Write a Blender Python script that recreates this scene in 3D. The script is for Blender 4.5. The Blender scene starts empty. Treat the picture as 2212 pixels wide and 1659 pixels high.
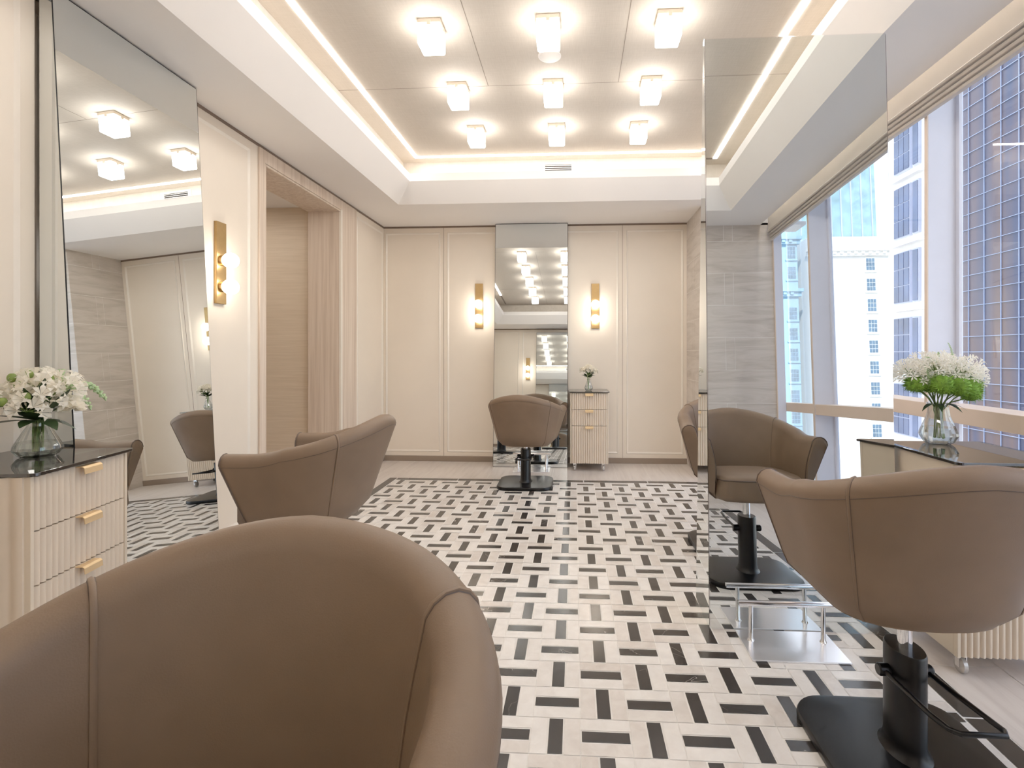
import bpy, bmesh, math, random
from mathutils import Vector, Matrix
PI = math.pi
sin, cos = math.sin, math.cos
random.seed(7)
scn = bpy.context.scene
COL = scn.collection

# ---------------------------------------------------------------- materials
def new_mat(name):
    m = bpy.data.materials.new(name); m.use_nodes = True
    nt = m.node_tree
    b = nt.nodes['Principled BSDF']
    return m, nt, b

def col(r, g, b): return (r, g, b, 1.0)

def srgb(r, g, b):
    def f(v):
        v /= 255.0
        return v/12.92 if v <= .04045 else ((v+.055)/1.055)**2.4
    return (f(r), f(g), f(b), 1.0)

def coords(nt, scale=(1, 1, 1), rot=(0, 0, 0)):
    tc = nt.nodes.new('ShaderNodeTexCoord'); mp = nt.nodes.new('ShaderNodeMapping')
    mp.inputs['Scale'].default_value = scale; mp.inputs['Rotation'].default_value = rot
    nt.links.new(tc.outputs['Object'], mp.inputs['Vector'])
    return mp.outputs['Vector']

def noise(nt, vec, scale, detail=4, rough=.55, dist=0):
    n = nt.nodes.new('ShaderNodeTexNoise')
    n.inputs['Scale'].default_value = scale; n.inputs['Detail'].default_value = detail
    n.inputs['Roughness'].default_value = rough; n.inputs['Distortion'].default_value = dist
    nt.links.new(vec, n.inputs['Vector'])
    return n.outputs['Fac']

def ramp(nt, fac, stops):
    r = nt.nodes.new('ShaderNodeValToRGB')
    e = r.color_ramp.elements
    while len(e) < len(stops): e.new(.5)
    for el, (p, c) in zip(e, stops): el.position = p; el.color = c
    nt.links.new(fac, r.inputs['Fac'])
    return r.outputs['Color']

def bump(nt, b, h, strength=.2, dist=.002):
    n = nt.nodes.new('ShaderNodeBump')
    n.inputs['Strength'].default_value = strength; n.inputs['Distance'].default_value = dist
    nt.links.new(h, n.inputs['Height']); nt.links.new(n.outputs['Normal'], b.inputs['Normal'])

def mat_plain(name, c, rough=.5, metal=0, var=.04, nscale=8, spec=None, bumpy=0, bscale=200):
    m, nt, b = new_mat(name)
    v = coords(nt)
    f = noise(nt, v, nscale)
    lo = tuple(x*(1-var) for x in c[:3])+(1,); hi = tuple(min(1, x*(1+var)) for x in c[:3])+(1,)
    nt.links.new(ramp(nt, f, [(.3, lo), (.7, hi)]), b.inputs['Base Color'])
    b.inputs['Roughness'].default_value = rough; b.inputs['Metallic'].default_value = metal
    if spec is not None: b.inputs['Specular IOR Level'].default_value = spec
    if bumpy: bump(nt, b, noise(nt, v, bscale, 2), bumpy, .001)
    return m

def mat_grain(name, stops, scale, rough=.5, nscale=6, detail=6, dist=.6, bumpy=.05):
    """stretched noise: wood veneer, striped stone"""
    m, nt, b = new_mat(name)
    v = coords(nt, scale)
    f = noise(nt, v, nscale, detail, .6, dist)
    nt.links.new(ramp(nt, f, stops), b.inputs['Base Color'])
    b.inputs['Roughness'].default_value = rough
    if bumpy: bump(nt, b, f, bumpy, .001)
    return m

def mat_emit(name, c, strength):
    m, nt, b = new_mat(name)
    b.inputs['Base Color'].default_value = c
    b.inputs['Emission Color'].default_value = c
    b.inputs['Emission Strength'].default_value = strength
    b.inputs['Roughness'].default_value = .3
    return m

M = {}
M['cream'] = mat_plain('cream_wall_panel', srgb(231, 218, 201), .38, var=.02, nscale=3)
M['cream_trim'] = mat_plain('cream_moulding', srgb(234, 224, 210), .35, var=.02)
M['white'] = mat_plain('white_paint', srgb(240, 235, 230), .6, var=.012, nscale=2)
M['gap'] = mat_plain('dark_shadow_gap', srgb(120, 100, 84), .7)
M['black_gap'] = mat_plain('black_edge', srgb(20, 18, 18), .4)
M['base'] = mat_plain('brown_grey_baseboard', srgb(140, 122, 106), .4)
M['seam'] = mat_plain('ceiling_seam', srgb(140, 128, 116), .8)
M['black'] = mat_plain('black_powder_coat', srgb(6, 6, 8), .3, var=.15, spec=.3)
M['chrome'] = mat_plain('chrome', (.86, .86, .88, 1), .08, 1.0, var=.01)
M['plate'] = mat_plain('polished_plate', (.9, .9, .93, 1), .22, .75, var=.02)
M['brass'] = mat_plain('brushed_brass', srgb(178, 146, 98), .35, 1.0, var=.06, nscale=30)
M['brass_tab'] = mat_plain('satin_brass_tab', srgb(230, 198, 150), .45, .45, var=.03)
M['frame'] = mat_plain('window_frame_paint', srgb(222, 224, 238), .45, var=.02)
M['frame_beige'] = mat_plain('window_rail_beige', srgb(226, 206, 190), .45, var=.02)
M['blind'] = mat_plain('blind_white', srgb(236, 228, 218), .6, var=.02)
M['blind_bar'] = mat_plain('blind_bar_grey', srgb(196, 186, 176), .4, var=.03)
M['vent'] = mat_plain('vent_white', srgb(228, 222, 214), .5)
M['dark'] = mat_plain('dark_cavity_shade', srgb(40, 36, 34), .8)  # dark colour puts the shade into gaps and slots
M['carcass'] = mat_plain('cabinet_paint', srgb(216, 200, 178), .45, var=.02)
M['ribbed'] = mat_plain('ribbed_drawer_front', srgb(214, 197, 176), .45, var=.02)
M['caster'] = mat_plain('clear_caster_wheel', srgb(190, 185, 180), .15, .2)
M['lamp_base'] = mat_plain('lamp_base_white', srgb(214, 200, 182), .4)
M['stem'] = mat_plain('stem_green', srgb(108, 132, 66), .5, var=.2, nscale=40)
M['leaf'] = mat_plain('leaf_dark_green', srgb(38, 58, 26), .45, var=.25, nscale=40)
M['leaf_mid'] = mat_plain('leaf_mid_green', srgb(84, 112, 44), .5, var=.25, nscale=40)
M['moss'] = mat_plain('fuzzy_green', srgb(112, 152, 44), .8, var=.3, nscale=60)
M['petal'] = mat_plain('petal_white', srgb(250, 244, 232), .6, var=.03, nscale=60)
def mk_petal():
    m, nt, b = new_mat('petal_white_soft')
    out = nt.nodes['Material Output']
    f = noise(nt, coords(nt), 60)
    c = ramp(nt, f, [(.3, srgb(248, 242, 228)), (.7, srgb(255, 251, 242))])
    d = nt.nodes.new('ShaderNodeBsdfDiffuse'); t_ = nt.nodes.new('ShaderNodeBsdfTranslucent'); mx = nt.nodes.new('ShaderNodeMixShader')
    mx.inputs['Fac'].default_value = .45
    nt.links.new(c, d.inputs['Color']); nt.links.new(c, t_.inputs['Color'])
    nt.links.new(d.outputs[0], mx.inputs[1]); nt.links.new(t_.outputs[0], mx.inputs[2]); nt.links.new(mx.outputs[0], out.inputs['Surface'])
    return m
M['petal'] = mk_petal()
M['bud'] = mat_plain('bud_pale_green', srgb(176, 200, 150), .6, var=.15, nscale=60)
M['berry'] = mat_plain('berry_green', srgb(120, 142, 62), .5, var=.15, nscale=60)
M['lamp'] = mat_emit('lamp_glass_glow', (1.0, .95, .89, 1), 10.5)
M['bulb'] = mat_emit('bulb_glow', (1.0, .92, .81, 1), 13)
M['led'] = mat_emit('led_strip_glow', (1.0, .97, .93, 1), 15)

def mk_leather():
    m, nt, b = new_mat('taupe_leather')
    v = coords(nt)
    f = noise(nt, v, 5, 3)
    nt.links.new(ramp(nt, f, [(.3, srgb(117, 95, 75)), (.7, srgb(126, 103, 82))]), b.inputs['Base Color'])
    vo = nt.nodes.new('ShaderNodeTexVoronoi'); vo.inputs['Scale'].default_value = 420
    nt.links.new(v, vo.inputs['Vector'])
    bump(nt, b, vo.outputs['Distance'], .12, .001)
    b.inputs['Roughness'].default_value = .5
    b.inputs['Specular IOR Level'].default_value = .4
    return m
M['leather'] = mk_leather()
M['piping'] = mat_plain('leather_piping', srgb(84, 66, 54), .5)

def mk_ceiling():
    m, nt, b = new_mat('woven_ceiling_covering')
    a = noise(nt, coords(nt, (1, 60, 1)), 14, 3); c2 = noise(nt, coords(nt, (60, 1, 1)), 14, 3)
    mx = nt.nodes.new('ShaderNodeMath'); mx.operation = 'ADD'
    nt.links.new(a, mx.inputs[0]); nt.links.new(c2, mx.inputs[1])
    h = nt.nodes.new('ShaderNodeMath'); h.operation = 'MULTIPLY'; h.inputs[1].default_value = .5
    nt.links.new(mx.outputs[0], h.inputs[0])
    nt.links.new(ramp(nt, h.outputs[0], [(.35, srgb(192, 181, 167)), (.65, srgb(208, 198, 185))]), b.inputs['Base Color'])
    b.inputs['Roughness'].default_value = .8
    return m
M['ceiling'] = mk_ceiling()
M['wood'] = mat_grain('pale_wood_casing', [(.25, srgb(186, 162, 142)), (.5, srgb(211, 191, 171)), (.75, srgb(227, 211, 194))], (14, 14, .35), .45, 3, 8, .3)
M['wood_h'] = mat_grain('tan_horizontal_grain', [(.25, srgb(206, 186, 160)), (.75, srgb(222, 204, 180))], (1, 1, 30), .55, 3, 6, .2)
M['stone'] = mat_grain('striped_grey_stone', [(.2, srgb(168, 156, 146)), (.45, srgb(196, 186, 176)), (.6, srgb(208, 199, 190)), (.8, srgb(186, 174, 163))], (.8, .8, 6), .4, 1.8, 6, 1.3, .02)
M['grout'] = mat_plain('pale_grout', srgb(234, 230, 224), .8)
M['plank'] = mat_grain('grey_stone_plank', [(.2, srgb(190, 178, 170)), (.5, srgb(212, 202, 194)), (.8, srgb(222, 214, 206))], (9, .8, 1), .28, 2.5, 7, .6, 0)

def mk_tile():
    m, nt, b = new_mat('pale_veined_tile')
    at = nt.nodes.new('ShaderNodeAttribute'); at.attribute_name = 'tone'
    v = coords(nt, (6, 6, 6))
    f = noise(nt, v, 3, 6, .6, .5)
    c1 = ramp(nt, f, [(.3, srgb(224, 218, 212)), (.7, srgb(238, 234, 229))])
    c2 = ramp(nt, f, [(.3, srgb(198, 187, 177)), (.7, srgb(222, 214, 206))])
    mx = nt.nodes.new('ShaderNodeMix'); mx.data_type = 'RGBA'
    nt.links.new(at.outputs['Fac'], mx.inputs['Factor'])
    nt.links.new(c1, mx.inputs['A']); nt.links.new(c2, mx.inputs['B'])
    nt.links.new(mx.outputs['Result'], b.inputs['Base Color'])
    b.inputs['Roughness'].default_value = .24
    return m
M['tile'] = mk_tile()

def mk_marble():
    m, nt, b = new_mat('black_marble_tile')
    at = nt.nodes.new('ShaderNodeAttribute'); at.attribute_name = 'tone'
    v = coords(nt)
    add = nt.nodes.new('ShaderNodeVectorMath'); add.operation = 'ADD'
    cb = nt.nodes.new('ShaderNodeCombineXYZ')
    mu = nt.nodes.new('ShaderNodeMath'); mu.operation = 'MULTIPLY'; mu.inputs[1].default_value = 37
    nt.links.new(at.outputs['Fac'], mu.inputs[0]); nt.links.new(mu.outputs[0], cb.inputs['Z'])
    nt.links.new(v, add.inputs[0]); nt.links.new(cb.outputs[0], add.inputs[1])
    f = noise(nt, add.outputs[0], 5, 3, .5, 1.2)
    line = ramp(nt, f, [(0, (0, 0, 0, 1)), (.594, (0, 0, 0, 1)), (.60, (1, 1, 1, 1)), (.606, (0, 0, 0, 1))])
    g = noise(nt, add.outputs[0], 3, 2)
    gate = ramp(nt, g, [(.5, (0, 0, 0, 1)), (.6, (1, 1, 1, 1))])
    ml = nt.nodes.new('ShaderNodeMix'); ml.data_type = 'RGBA'; ml.blend_type = 'MULTIPLY'; ml.inputs['Factor'].default_value = 1
    nt.links.new(line, ml.inputs['A']); nt.links.new(gate, ml.inputs['B'])
    mx = nt.nodes.new('ShaderNodeMix'); mx.data_type = 'RGBA'
    mx.inputs['A'].default_value = srgb(50, 46, 44); mx.inputs['B'].default_value = srgb(190, 182, 174)
    nt.links.new(ml.outputs['Result'], mx.inputs['Factor'])
    nt.links.new(mx.outputs['Result'], b.inputs['Base Color'])
    b.inputs['Roughness'].default_value = .2
    return m
M['marble'] = mk_marble()

def mk_mirror():
    m, nt, b = new_mat('mirror_glass')
    b.inputs['Base Color'].default_value = (.79, .83, .84, 1)
    b.inputs['Metallic'].default_value = 1; b.inputs['Roughness'].default_value = 0
    return m
M['mirror'] = mk_mirror()

def mk_pane(name, tint, refl=.35, rim=None):
    m, nt, b = new_mat(name)
    out = nt.nodes['Material Output']
    tr = nt.nodes.new('ShaderNodeBsdfTransparent'); tr.inputs['Color'].default_value = tint
    if rim:
        l2 = nt.nodes.new('ShaderNodeLayerWeight'); l2.inputs['Blend'].default_value = .5
        nt.links.new(ramp(nt, l2.outputs['Facing'], [(.25, tint), (.95, rim)]), tr.inputs['Color'])
    gl = nt.nodes.new('ShaderNodeBsdfGlossy'); gl.inputs['Roughness'].default_value = 0
    lw = nt.nodes.new('ShaderNodeLayerWeight'); lw.inputs['Blend'].default_value = .5
    pw = nt.nodes.new('ShaderNodeMath'); pw.operation = 'POWER'; pw.inputs[1].default_value = 4
    mu = nt.nodes.new('ShaderNodeMath'); mu.operation = 'MULTIPLY_ADD'; mu.inputs[1].default_value = .9*refl; mu.inputs[2].default_value = .045*refl
    mu.use_clamp = True
    mx = nt.nodes.new('ShaderNodeMixShader')
    nt.links.new(lw.outputs['Facing'], pw.inputs[0]); nt.links.new(pw.outputs[0], mu.inputs[0]); nt.links.new(mu.outputs[0], mx.inputs['Fac'])
    nt.links.new(tr.outputs[0], mx.inputs[1]); nt.links.new(gl.outputs[0], mx.inputs[2])
    nt.links.new(mx.outputs[0], out.inputs['Surface'])
    return m
M['pane'] = mk_pane('window_pane', (.92, .94, .96, 1), 1.0)
M['vase'] = mk_pane('crystal_glass', (.94, .96, .95, 1), 2.2, (.50, .52, .51, 1))
M['water'] = mk_pane('vase_water', (.93, .95, .94, 1), 1.0, (.66, .68, .67, 1))

def mk_glasstop():
    m, nt, b = new_mat('dark_glass_top')
    b.inputs['Base Color'].default_value = srgb(38, 34, 32)
    b.inputs['Roughness'].default_value = .02
    b.inputs['IOR'].default_value = 2.0
    return m
M['glasstop'] = mk_glasstop()
M['glass_edge'] = mat_plain('green_glass_edge', srgb(28, 52, 48), .1)

# facade materials
M['stone_shaded'] = mat_plain('shaded_stone_facade', srgb(142, 180, 206), .8, var=.06, nscale=.8)  # shaded copy: pale blue puts the shade into the stone colour
M['stonewhite'] = mat_plain('sunlit_stone_facade', srgb(250, 248, 244), .8, var=.02, nscale=.8)  # lit copy: near-white puts the sunlight into the stone colour
M['winblue'] = mat_plain('facade_window_blue', srgb(92, 122, 148), .2, var=.3, nscale=1)
M['teal'] = mat_plain('facade_teal_glass', srgb(150, 186, 198), .15, var=.3, nscale=.4)
M['bayglass'] = mat_plain('bay_window_glass', srgb(84, 100, 134), .15, var=.35, nscale=.5)
M['mullwhite'] = mat_plain('facade_white_line', srgb(186, 194, 218), .4, var=.02)
M['towerline'] = mat_plain('tower_pale_line', srgb(150, 166, 200), .4, var=.02)
M['street'] = mat_plain('street_asphalt', srgb(150, 152, 156), .9)
def mk_tower():
    m, nt, b = new_mat('blue_glass_with_reflections')
    v = coords(nt, (1, .42, .05))
    f = noise(nt, v, .55, 5, .55, .4)
    nt.links.new(ramp(nt, f, [(.3, srgb(18, 34, 68)), (.46, srgb(34, 52, 92)), (.56, srgb(96, 76, 76)), (.68, srgb(56, 56, 82)), (.8, srgb(24, 46, 88))]), b.inputs['Base Color'])  # brown bands paint reflections into the blue glass colour
    b.inputs['Roughness'].default_value = .25
    return m
M['tower'] = mk_tower()

# ---------------------------------------------------------------- mesh helper
class MB:
    def __init__(s): s.v = []; s.f = []; s.mi = []; s.tone = []
    def add(s, vs, fs, mi=0, mat=None):
        o = len(s.v)
        for p in vs:
            p = Vector(p)
            s.v.append(tuple(mat @ p) if mat else tuple(p))
        for f in fs: s.f.append([i+o for i in f]); s.mi.append(mi)
        return s
    def box(s, x0, x1, y0, y1, z0, z1, mi=0, mat=None):
        vs = [(x, y, z) for x in (x0, x1) for y in (y0, y1) for z in (z0, z1)]
        fs = [(0, 1, 3, 2), (4, 6, 7, 5), (0, 4, 5, 1), (2, 3, 7, 6), (0, 2, 6, 4), (1, 5, 7, 3)]
        return s.add(vs, fs, mi, mat)
    def quad(s, a, b, c, d, mi=0): return s.add([a, b, c, d], [(0, 1, 2, 3)], mi)
    def prism(s, poly, z0, z1, mi=0, mat=None):
        n = len(poly)
        vs = [(x, y, z0) for x, y in poly]+[(x, y, z1) for x, y in poly]
        fs = [tuple(range(n-1, -1, -1)), tuple(range(n, 2*n))]+[(i, (i+1) % n, n+(i+1) % n, n+i) for i in range(n)]
        return s.add(vs, fs, mi, mat)
    def rings(s, rs, closed=True, cap0=True, cap1=True, mi=0, mat=None):
        n = len(rs[0]); vs = [p for r in rs for p in r]; fs = []
        for k in range(len(rs)-1):
            for i in range(n if closed else n-1):
                j = (i+1) % n
                fs.append((k*n+i, k*n+j, (k+1)*n+j, (k+1)*n+i))
        if cap0: fs.append(tuple(range(n-1, -1, -1)))
        if cap1: fs.append(tuple((len(rs)-1)*n+i for i in range(n)))
        return s.add(vs, fs, mi, mat)
    def lathe(s, prof, n=24, mi=0, mat=None, fold=None, cap0=True, cap1=True, c=(0, 0)):
        rs = []
        for r, z in prof:
            ring = []
            for i in range(n):
                a = 2*PI*i/n; rr = r*(fold(i, z) if fold else 1)
                ring.append((c[0]+rr*cos(a), c[1]+rr*sin(a), z))
            rs.append(ring)
        return s.rings(rs, True, cap0, cap1, mi, mat)
    def tube(s, pts, r, n=8, mi=0, mat=None, closed=False, taper=None):
        pts = [Vector(p) for p in pts]; rs = []; N = len(pts)
        up = None
        for k, p in enumerate(pts):
            if closed: t = pts[(k+1) % N]-pts[k-1]
            else: t = pts[min(k+1, N-1)]-pts[max(k-1, 0)]
            if t.length < 1e-9: t = Vector((0, 0, 1))
            t.normalize()
            if up is None: up = Vector((0, 0, 1)) if abs(t.z) < .9 else Vector((1, 0, 0))
            a = up-t*up.dot(t)
            if a.length < 1e-6: a = Vector((1, 0, 0))-t*t.x
            a.normalize(); b = t.cross(a); up = a
            rr = r if not taper else r*taper(k/(N-1))
            rs.append([tuple(p+(a*cos(2*PI*i/n)+b*sin(2*PI*i/n))*rr) for i in range(n)])
        if closed:
            rs.append(rs[0]); return s.rings(rs, True, False, False, mi, mat)
        return s.rings(rs, True, True, True, mi, mat)
    def sphere(s, c, r, n=16, m=10, mi=0, sc=(1, 1, 1)):
        rs = []
        for k in range(1, m):
            th = PI*k/m
            rs.append([(c[0]+sc[0]*r*sin(th)*cos(2*PI*i/n), c[1]+sc[1]*r*sin(th)*sin(2*PI*i/n), c[2]-sc[2]*r*cos(th)) for i in range(n)])
        return s.rings(rs, True, True, True, mi)
    def build(s, name, mats, parent=None, smooth=False, loc=None, bevel=0, bseg=2, weld=False, subsurf=0, recalc=True):
        me = bpy.data.meshes.new(name); me.from_pydata(s.v, [], s.f)
        if not isinstance(mats, (list, tuple)): mats = [mats]
        for m in mats: me.materials.append(m)
        me.polygons.foreach_set('material_index', s.mi)
        if recalc or weld:
            bm = bmesh.new(); bm.from_mesh(me)
            if weld: bmesh.ops.remove_doubles(bm, verts=bm.verts, dist=1e-5)
            bmesh.ops.recalc_face_normals(bm, faces=bm.faces)
            bm.to_mesh(me); bm.free()
        if smooth: 
            me.polygons.foreach_set('use_smooth', [True]*len(me.polygons))
            me.set_sharp_from_angle(angle=math.radians(40 if smooth is True else smooth))
        me.update()
        o = bpy.data.objects.new(name, me); COL.objects.link(o)
        if parent: o.parent = parent
        if loc: o.location = loc
        if bevel:
            b = o.modifiers.new('bevel', 'BEVEL'); b.width = bevel; b.segments = bseg; b.limit_method = 'ANGLE'
        if subsurf:
            q = o.modifiers.new('sub', 'SUBSURF'); q.levels = q.render_levels = subsurf
        return o

def thing(name, label, cat, loc=(0, 0, 0), rz=0, group=None):
    o = bpy.data.objects.new(name, None); COL.objects.link(o)
    o.empty_display_size = .1
    o.location = loc; o.rotation_euler = (0, 0, rz); o['label'] = label; o['category'] = cat
    if group: o['group'] = group
    return o
def tag(o, label, cat, group=None):
    o['label'] = label; o['category'] = cat
    if group: o['group'] = group
    return o
def struct(o): o['kind'] = 'structure'; return o
def copy_tree(o, parent=None):
    c = o.copy(); COL.objects.link(c); c.parent = parent
    for ch in list(o.children): copy_tree(ch, c)
    return c
def rrect(x0, x1, y0, y1, r, n=6):
    out = []
    for cx, cy, a0 in ((x1-r, y1-r, 0), (x0+r, y1-r, PI/2), (x0+r, y0+r, PI), (x1-r, y0+r, 1.5*PI)):
        for k in range(n+1):
            a = a0+PI/2*k/n; out.append((cx+r*cos(a), cy+r*sin(a)))
    return out

# ---------------------------------------------------------------- room dimensions
XL, XW = -2.05, 1.80           # left wall face, window plane
YB, YR = 5.46, -.42            # back wall face, rear wall face
ZS, ZC = 2.508, 2.90           # soffit underside, ceiling
PX = 1.16                      # stone pier face
P1, P2 = 4.84, -.30            # pier faces towards the room

# floor: basket weave of pale and black tiles, dark border, plank margin
S = .15; U0 = .8858; V0 = 9.847
def gx(u): return (u-U0)*S
def gy(v): return (v+V0)*S
fb = MB()
fb.quad((-4.2, YR, -.0012), (XW+.05, YR, -.0012), (XW+.05, YB+.1, -.0012), (-4.2, YB+.1, -.0012), 2)
tones = [0]
I0, I1, J0, J1 = -10, 9, -10, 21
g = .0016
def tile(x0, x1, y0, y1, mi, tone):
    q = .0038 if mi == 1 else g
    fb.quad((x0+q, y0+q, 0), (x1-q, y0+q, 0), (x1-q, y1-q, 0), (x0+q, y1-q, 0), mi); tones.append(tone)
for i in range(I0, I1):
    for j in range(J0, J1):
        horiz = (i+j) % 2 != 0
        for k in range(3):
            t = random.random()
            tone = t if k == 1 else t**2.2
            if horiz: tile(gx(i), gx(i+1), gy(j+k/3), gy(j+(k+1)/3), 1 if k == 1 else 0, tone)
            else: tile(gx(i+k/3), gx(i+(k+1)/3), gy(j), gy(j+1), 1 if k == 1 else 0, tone)
bw = .077
bx0, bx1, by0, by1 = gx(I0), gx(I1), gy(J0), gy(J1)
n = 8
for k in range(n):
    a = by0-bw+(by1-by0+2*bw)*k/n; b_ = by0-bw+(by1-by0+2*bw)*(k+1)/n
    tile(bx0-bw, bx0, a, b_, 1, random.random()); tile(bx1, bx1+bw, a, b_, 1, random.random())
for k in range(5):
    a = bx0+(bx1-bx0)*k/5; b_ = bx0+(bx1-bx0)*(k+1)/5
    tile(a, b_, by1, by1+bw, 1, random.random()); tile(a, b_, by0-bw, by0, 1, random.random())
# plank margin
def planks(x0, x1, y0, y1, w, L):
    x = x0; r = 0
    while x < x1-1e-4:
        xe = min(x+w, x1); y = y0-(r % 2)*L*.5; r += 1
        while y < y1:
            ya, yb = max(y, y0), min(y+L, y1)
            if yb-ya > .01: tile(x, xe, ya, yb, 3, random.random())
            y += L
        x = xe
planks(-2.06, bx0-bw, YR, YB, .2, 1.2)
planks(bx1+bw, XW, YR, YB, .25, 1.2)
planks(bx0-bw, bx1+bw, by1+bw, YB, .30, 1.2)
planks(bx0-bw, bx1+bw, YR, by0-bw, .30, 1.2)
planks(-4.2, -2.06, 3.2, 4.5, .3, 1.2)
fo = fb.build('floor', [M['tile'], M['marble'], M['grout'], M['plank']], recalc=False)
at = fo.data.attributes.new('tone', 'FLOAT', 'FACE')
at.data.foreach_set('value', tones)
struct(fo)

# left wall with doorway opening (Y 3.30..4.42, Z 0..2.40)
T = .28
w = MB()
w.box(XL-T, XL, YR, 3.30, 0, 2.52); w.box(XL-T, XL, 4.42, YB+.1, 0, 2.52); w.box(XL-T, XL, 3.30, 4.42, 2.40, 2.52)
struct(w.build('wall_left', M['cream']))
w = MB(); w.box(XL, XL+.055, YR, 1.808, 0, 2.487)
struct(w.build('wall_left_panel', M['cream'], bevel=.004))
w = MB(); w.box(XL-T, XW+.05, YB, YB+.2, 0, 3.1)
struct(w.build('wall_back', M['cream']))
w = MB(); w.box(XL-T, XW+.05, YR-.2, YR, 0, 3.1)
struct(w.build('wall_front', M['cream']))
# corridor behind the doorway
w = MB()
w.box(-4.3, XL-T, 4.45, 4.6, 0, 2.7)
struct(w.build('wall_corridor_end', M['wood_h']))
w = MB(); w.box(-4.3, XL-T, 3.05, 3.2, 0, 2.7); w.box(-4.4, -4.2, 3.0, 4.6, 0, 2.7)
struct(w.build('wall_corridor_side', M['wood_h']))
w = MB(); w.box(-4.3, XL-.02, 3.05, 4.6, 2.44, 2.6)
struct(w.build('ceiling_corridor', M['white']))

# door casing
d1 = bpy.data.objects.new('door_1', None); COL.objects.link(d1); d1.location = (XL, 3.86, 0); struct(d1)
def dpart(name, boxes, m, bev=.003):
    b = MB()
    for q in boxes: b.box(*q)
    o = b.build(name, m, d1, bevel=bev); o.matrix_parent_inverse = Matrix.Translation(d1.location).inverted(); return o
dpart('casing_side', [(XL, XL+.014, 3.245, 3.30, 0, 2.487)], M['wood'])
dpart('casing_side', [(XL, XL+.014, 4.42, 4.735, 0, 2.487)], M['wood'])
dpart('casing_head', [(XL, XL+.014, 3.30, 4.42, 2.40, 2.487)], M['wood'])
dpart('jamb', [(XL-T, XL+.012, 3.302, 3.318, 0, 2.40)], M['wood'])
dpart('jamb', [(XL-T, XL+.012, 4.402, 4.418, 0, 2.40)], M['wood'])
dpart('jamb_edge', [(XL+.0, XL+.02, 4.40, 4.428, 0, 2.40)], M['cream_trim'], .002)
dpart('lintel', [(XL-T, XL+.012, 3.318, 4.402, 2.384, 2.398)], M['wood'])

# shadow gaps, baseboards
gp = MB()
gp.box(XL, PX, YB-.004, YB, 2.490, ZS); gp.box(XL, XL+.004, 1.8, YB, 2.490, ZS); gp.box(XL, XL+.02, YR, 1.8, 2.487, ZS)
gp.box(XL, PX, YR, YR+.004, 2.490, ZS)
struct(gp.build('trim_shadow_gap', M['gap']))
b = MB(); b.box(XL, PX, YB-.012, YB, 0, .058); struct(b.build('baseboard_back', M['base'], bevel=.002))
b = MB(); b.box(XL, XL+.012, 1.8, 3.245, 0, .058); b.box(XL, XL+.012, 4.735, YB, 0, .058); b.box(XL+.055, XL+.067, YR, 1.8, 0, .058)
struct(b.build('baseboard_left', M['base'], bevel=.002))
b = MB(); b.box(XL, PX, YR, YR+.012, 0, .058); struct(b.build('baseboard_front', M['base'], bevel=.002))

# wall panel mouldings: rectangular frames
tn = [0]
def moulding(fn, a0, a1, z0=.10, z1=2.44, wd=.022, dp=.007):
    """fn(a, out, z) -> xyz ; a runs along the wall, out is distance off the wall"""
    prof = [(0, 0), (wd*.25, dp), (wd*.55, dp*.55), (wd, 0)]
    b = MB()
    outer = [(a0, z0), (a1, z0), (a1, z1), (a0, z1)]
    rings = []
    for off, h in prof:
        rings.append([fn(a, h, z) for a, z in ((a0+off, z0+off), (a1-off, z0+off), (a1-off, z1-off), (a0+off, z1-off))])
    b.rings(rings, True, False, False)
    tn[0] += 1
    return struct(b.build('trim_%d' % tn[0], M['cream_trim']))
back = lambda a, o, z: (a, YB-o, z)
front = lambda a, o, z: (a, YR+o, z)
left = lambda a, o, z: (XL+o, a, z)
leftp = lambda a, o, z: (XL+.055+o, a, z)
for a0, a1 in ((-2.03, -1.435), (-1.36, -.46), (-.44, .455), (.535, 1.125)): moulding(back, a0, a1)
for a0, a1 in ((-2.0, -1.2), (-1.12, -.46), (-.44, .3), (.38, 1.12)): moulding(front, a0, a1)
moulding(left, 1.85, 3.16); moulding(left, 4.77, 5.42)
moulding(leftp, .95, 1.755); moulding(leftp, -.35, .88)
jl = MB(); jl.box(-1.3985, -1.3955, YB-.0015, YB, .058, 2.49); jl.box(.4945, .4975, YB-.0015, YB, .058, 2.49)
struct(jl.build('trim_panel_joint', M['gap']))

# stone piers on the window side (tiles as pattern)
def pier(name, y0, y1):
    xe = XW+.17 if y0 > 0 else XW-.002
    b = MB(); b.box(PX+.0012, xe-.001, y0+(.0012 if y0 > 0 else 0), y1-(.0012 if y0 < 0 else 0), 0, 2.6, 1)
    H = .295
    z = 0; r = 0
    while z < 2.52:
        z1 = min(z+H, 2.53)
        # face towards the left wall (X = PX)
        cuts = [y0, y1] if r % 2 else [y0, (y0+y1)/2-.04, (y0+y1)/2+.04, y1]
        for a, c in zip(cuts, cuts[1:]): b.box(PX, PX+.006, a+.002, c-.002, z+.002, z1-.002)
        # face towards the room
        xs = [PX, xe] if r % 2 else [PX, 1.36, 1.44, xe]
        yy = (y0, y0+.006) if y0 > 0 else (y1-.006, y1)
        for a, c in zip(xs, xs[1:]): b.box(a+.002, c-.002, yy[0], yy[1], z+.002, z1-.002)
        z = z1; r += 1
    return struct(b.build(name, [M['stone'], M['grout']]))
pier('wall_right_pier_back', P1, YB); pier('wall_right_pier_front', YR, P2)

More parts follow.
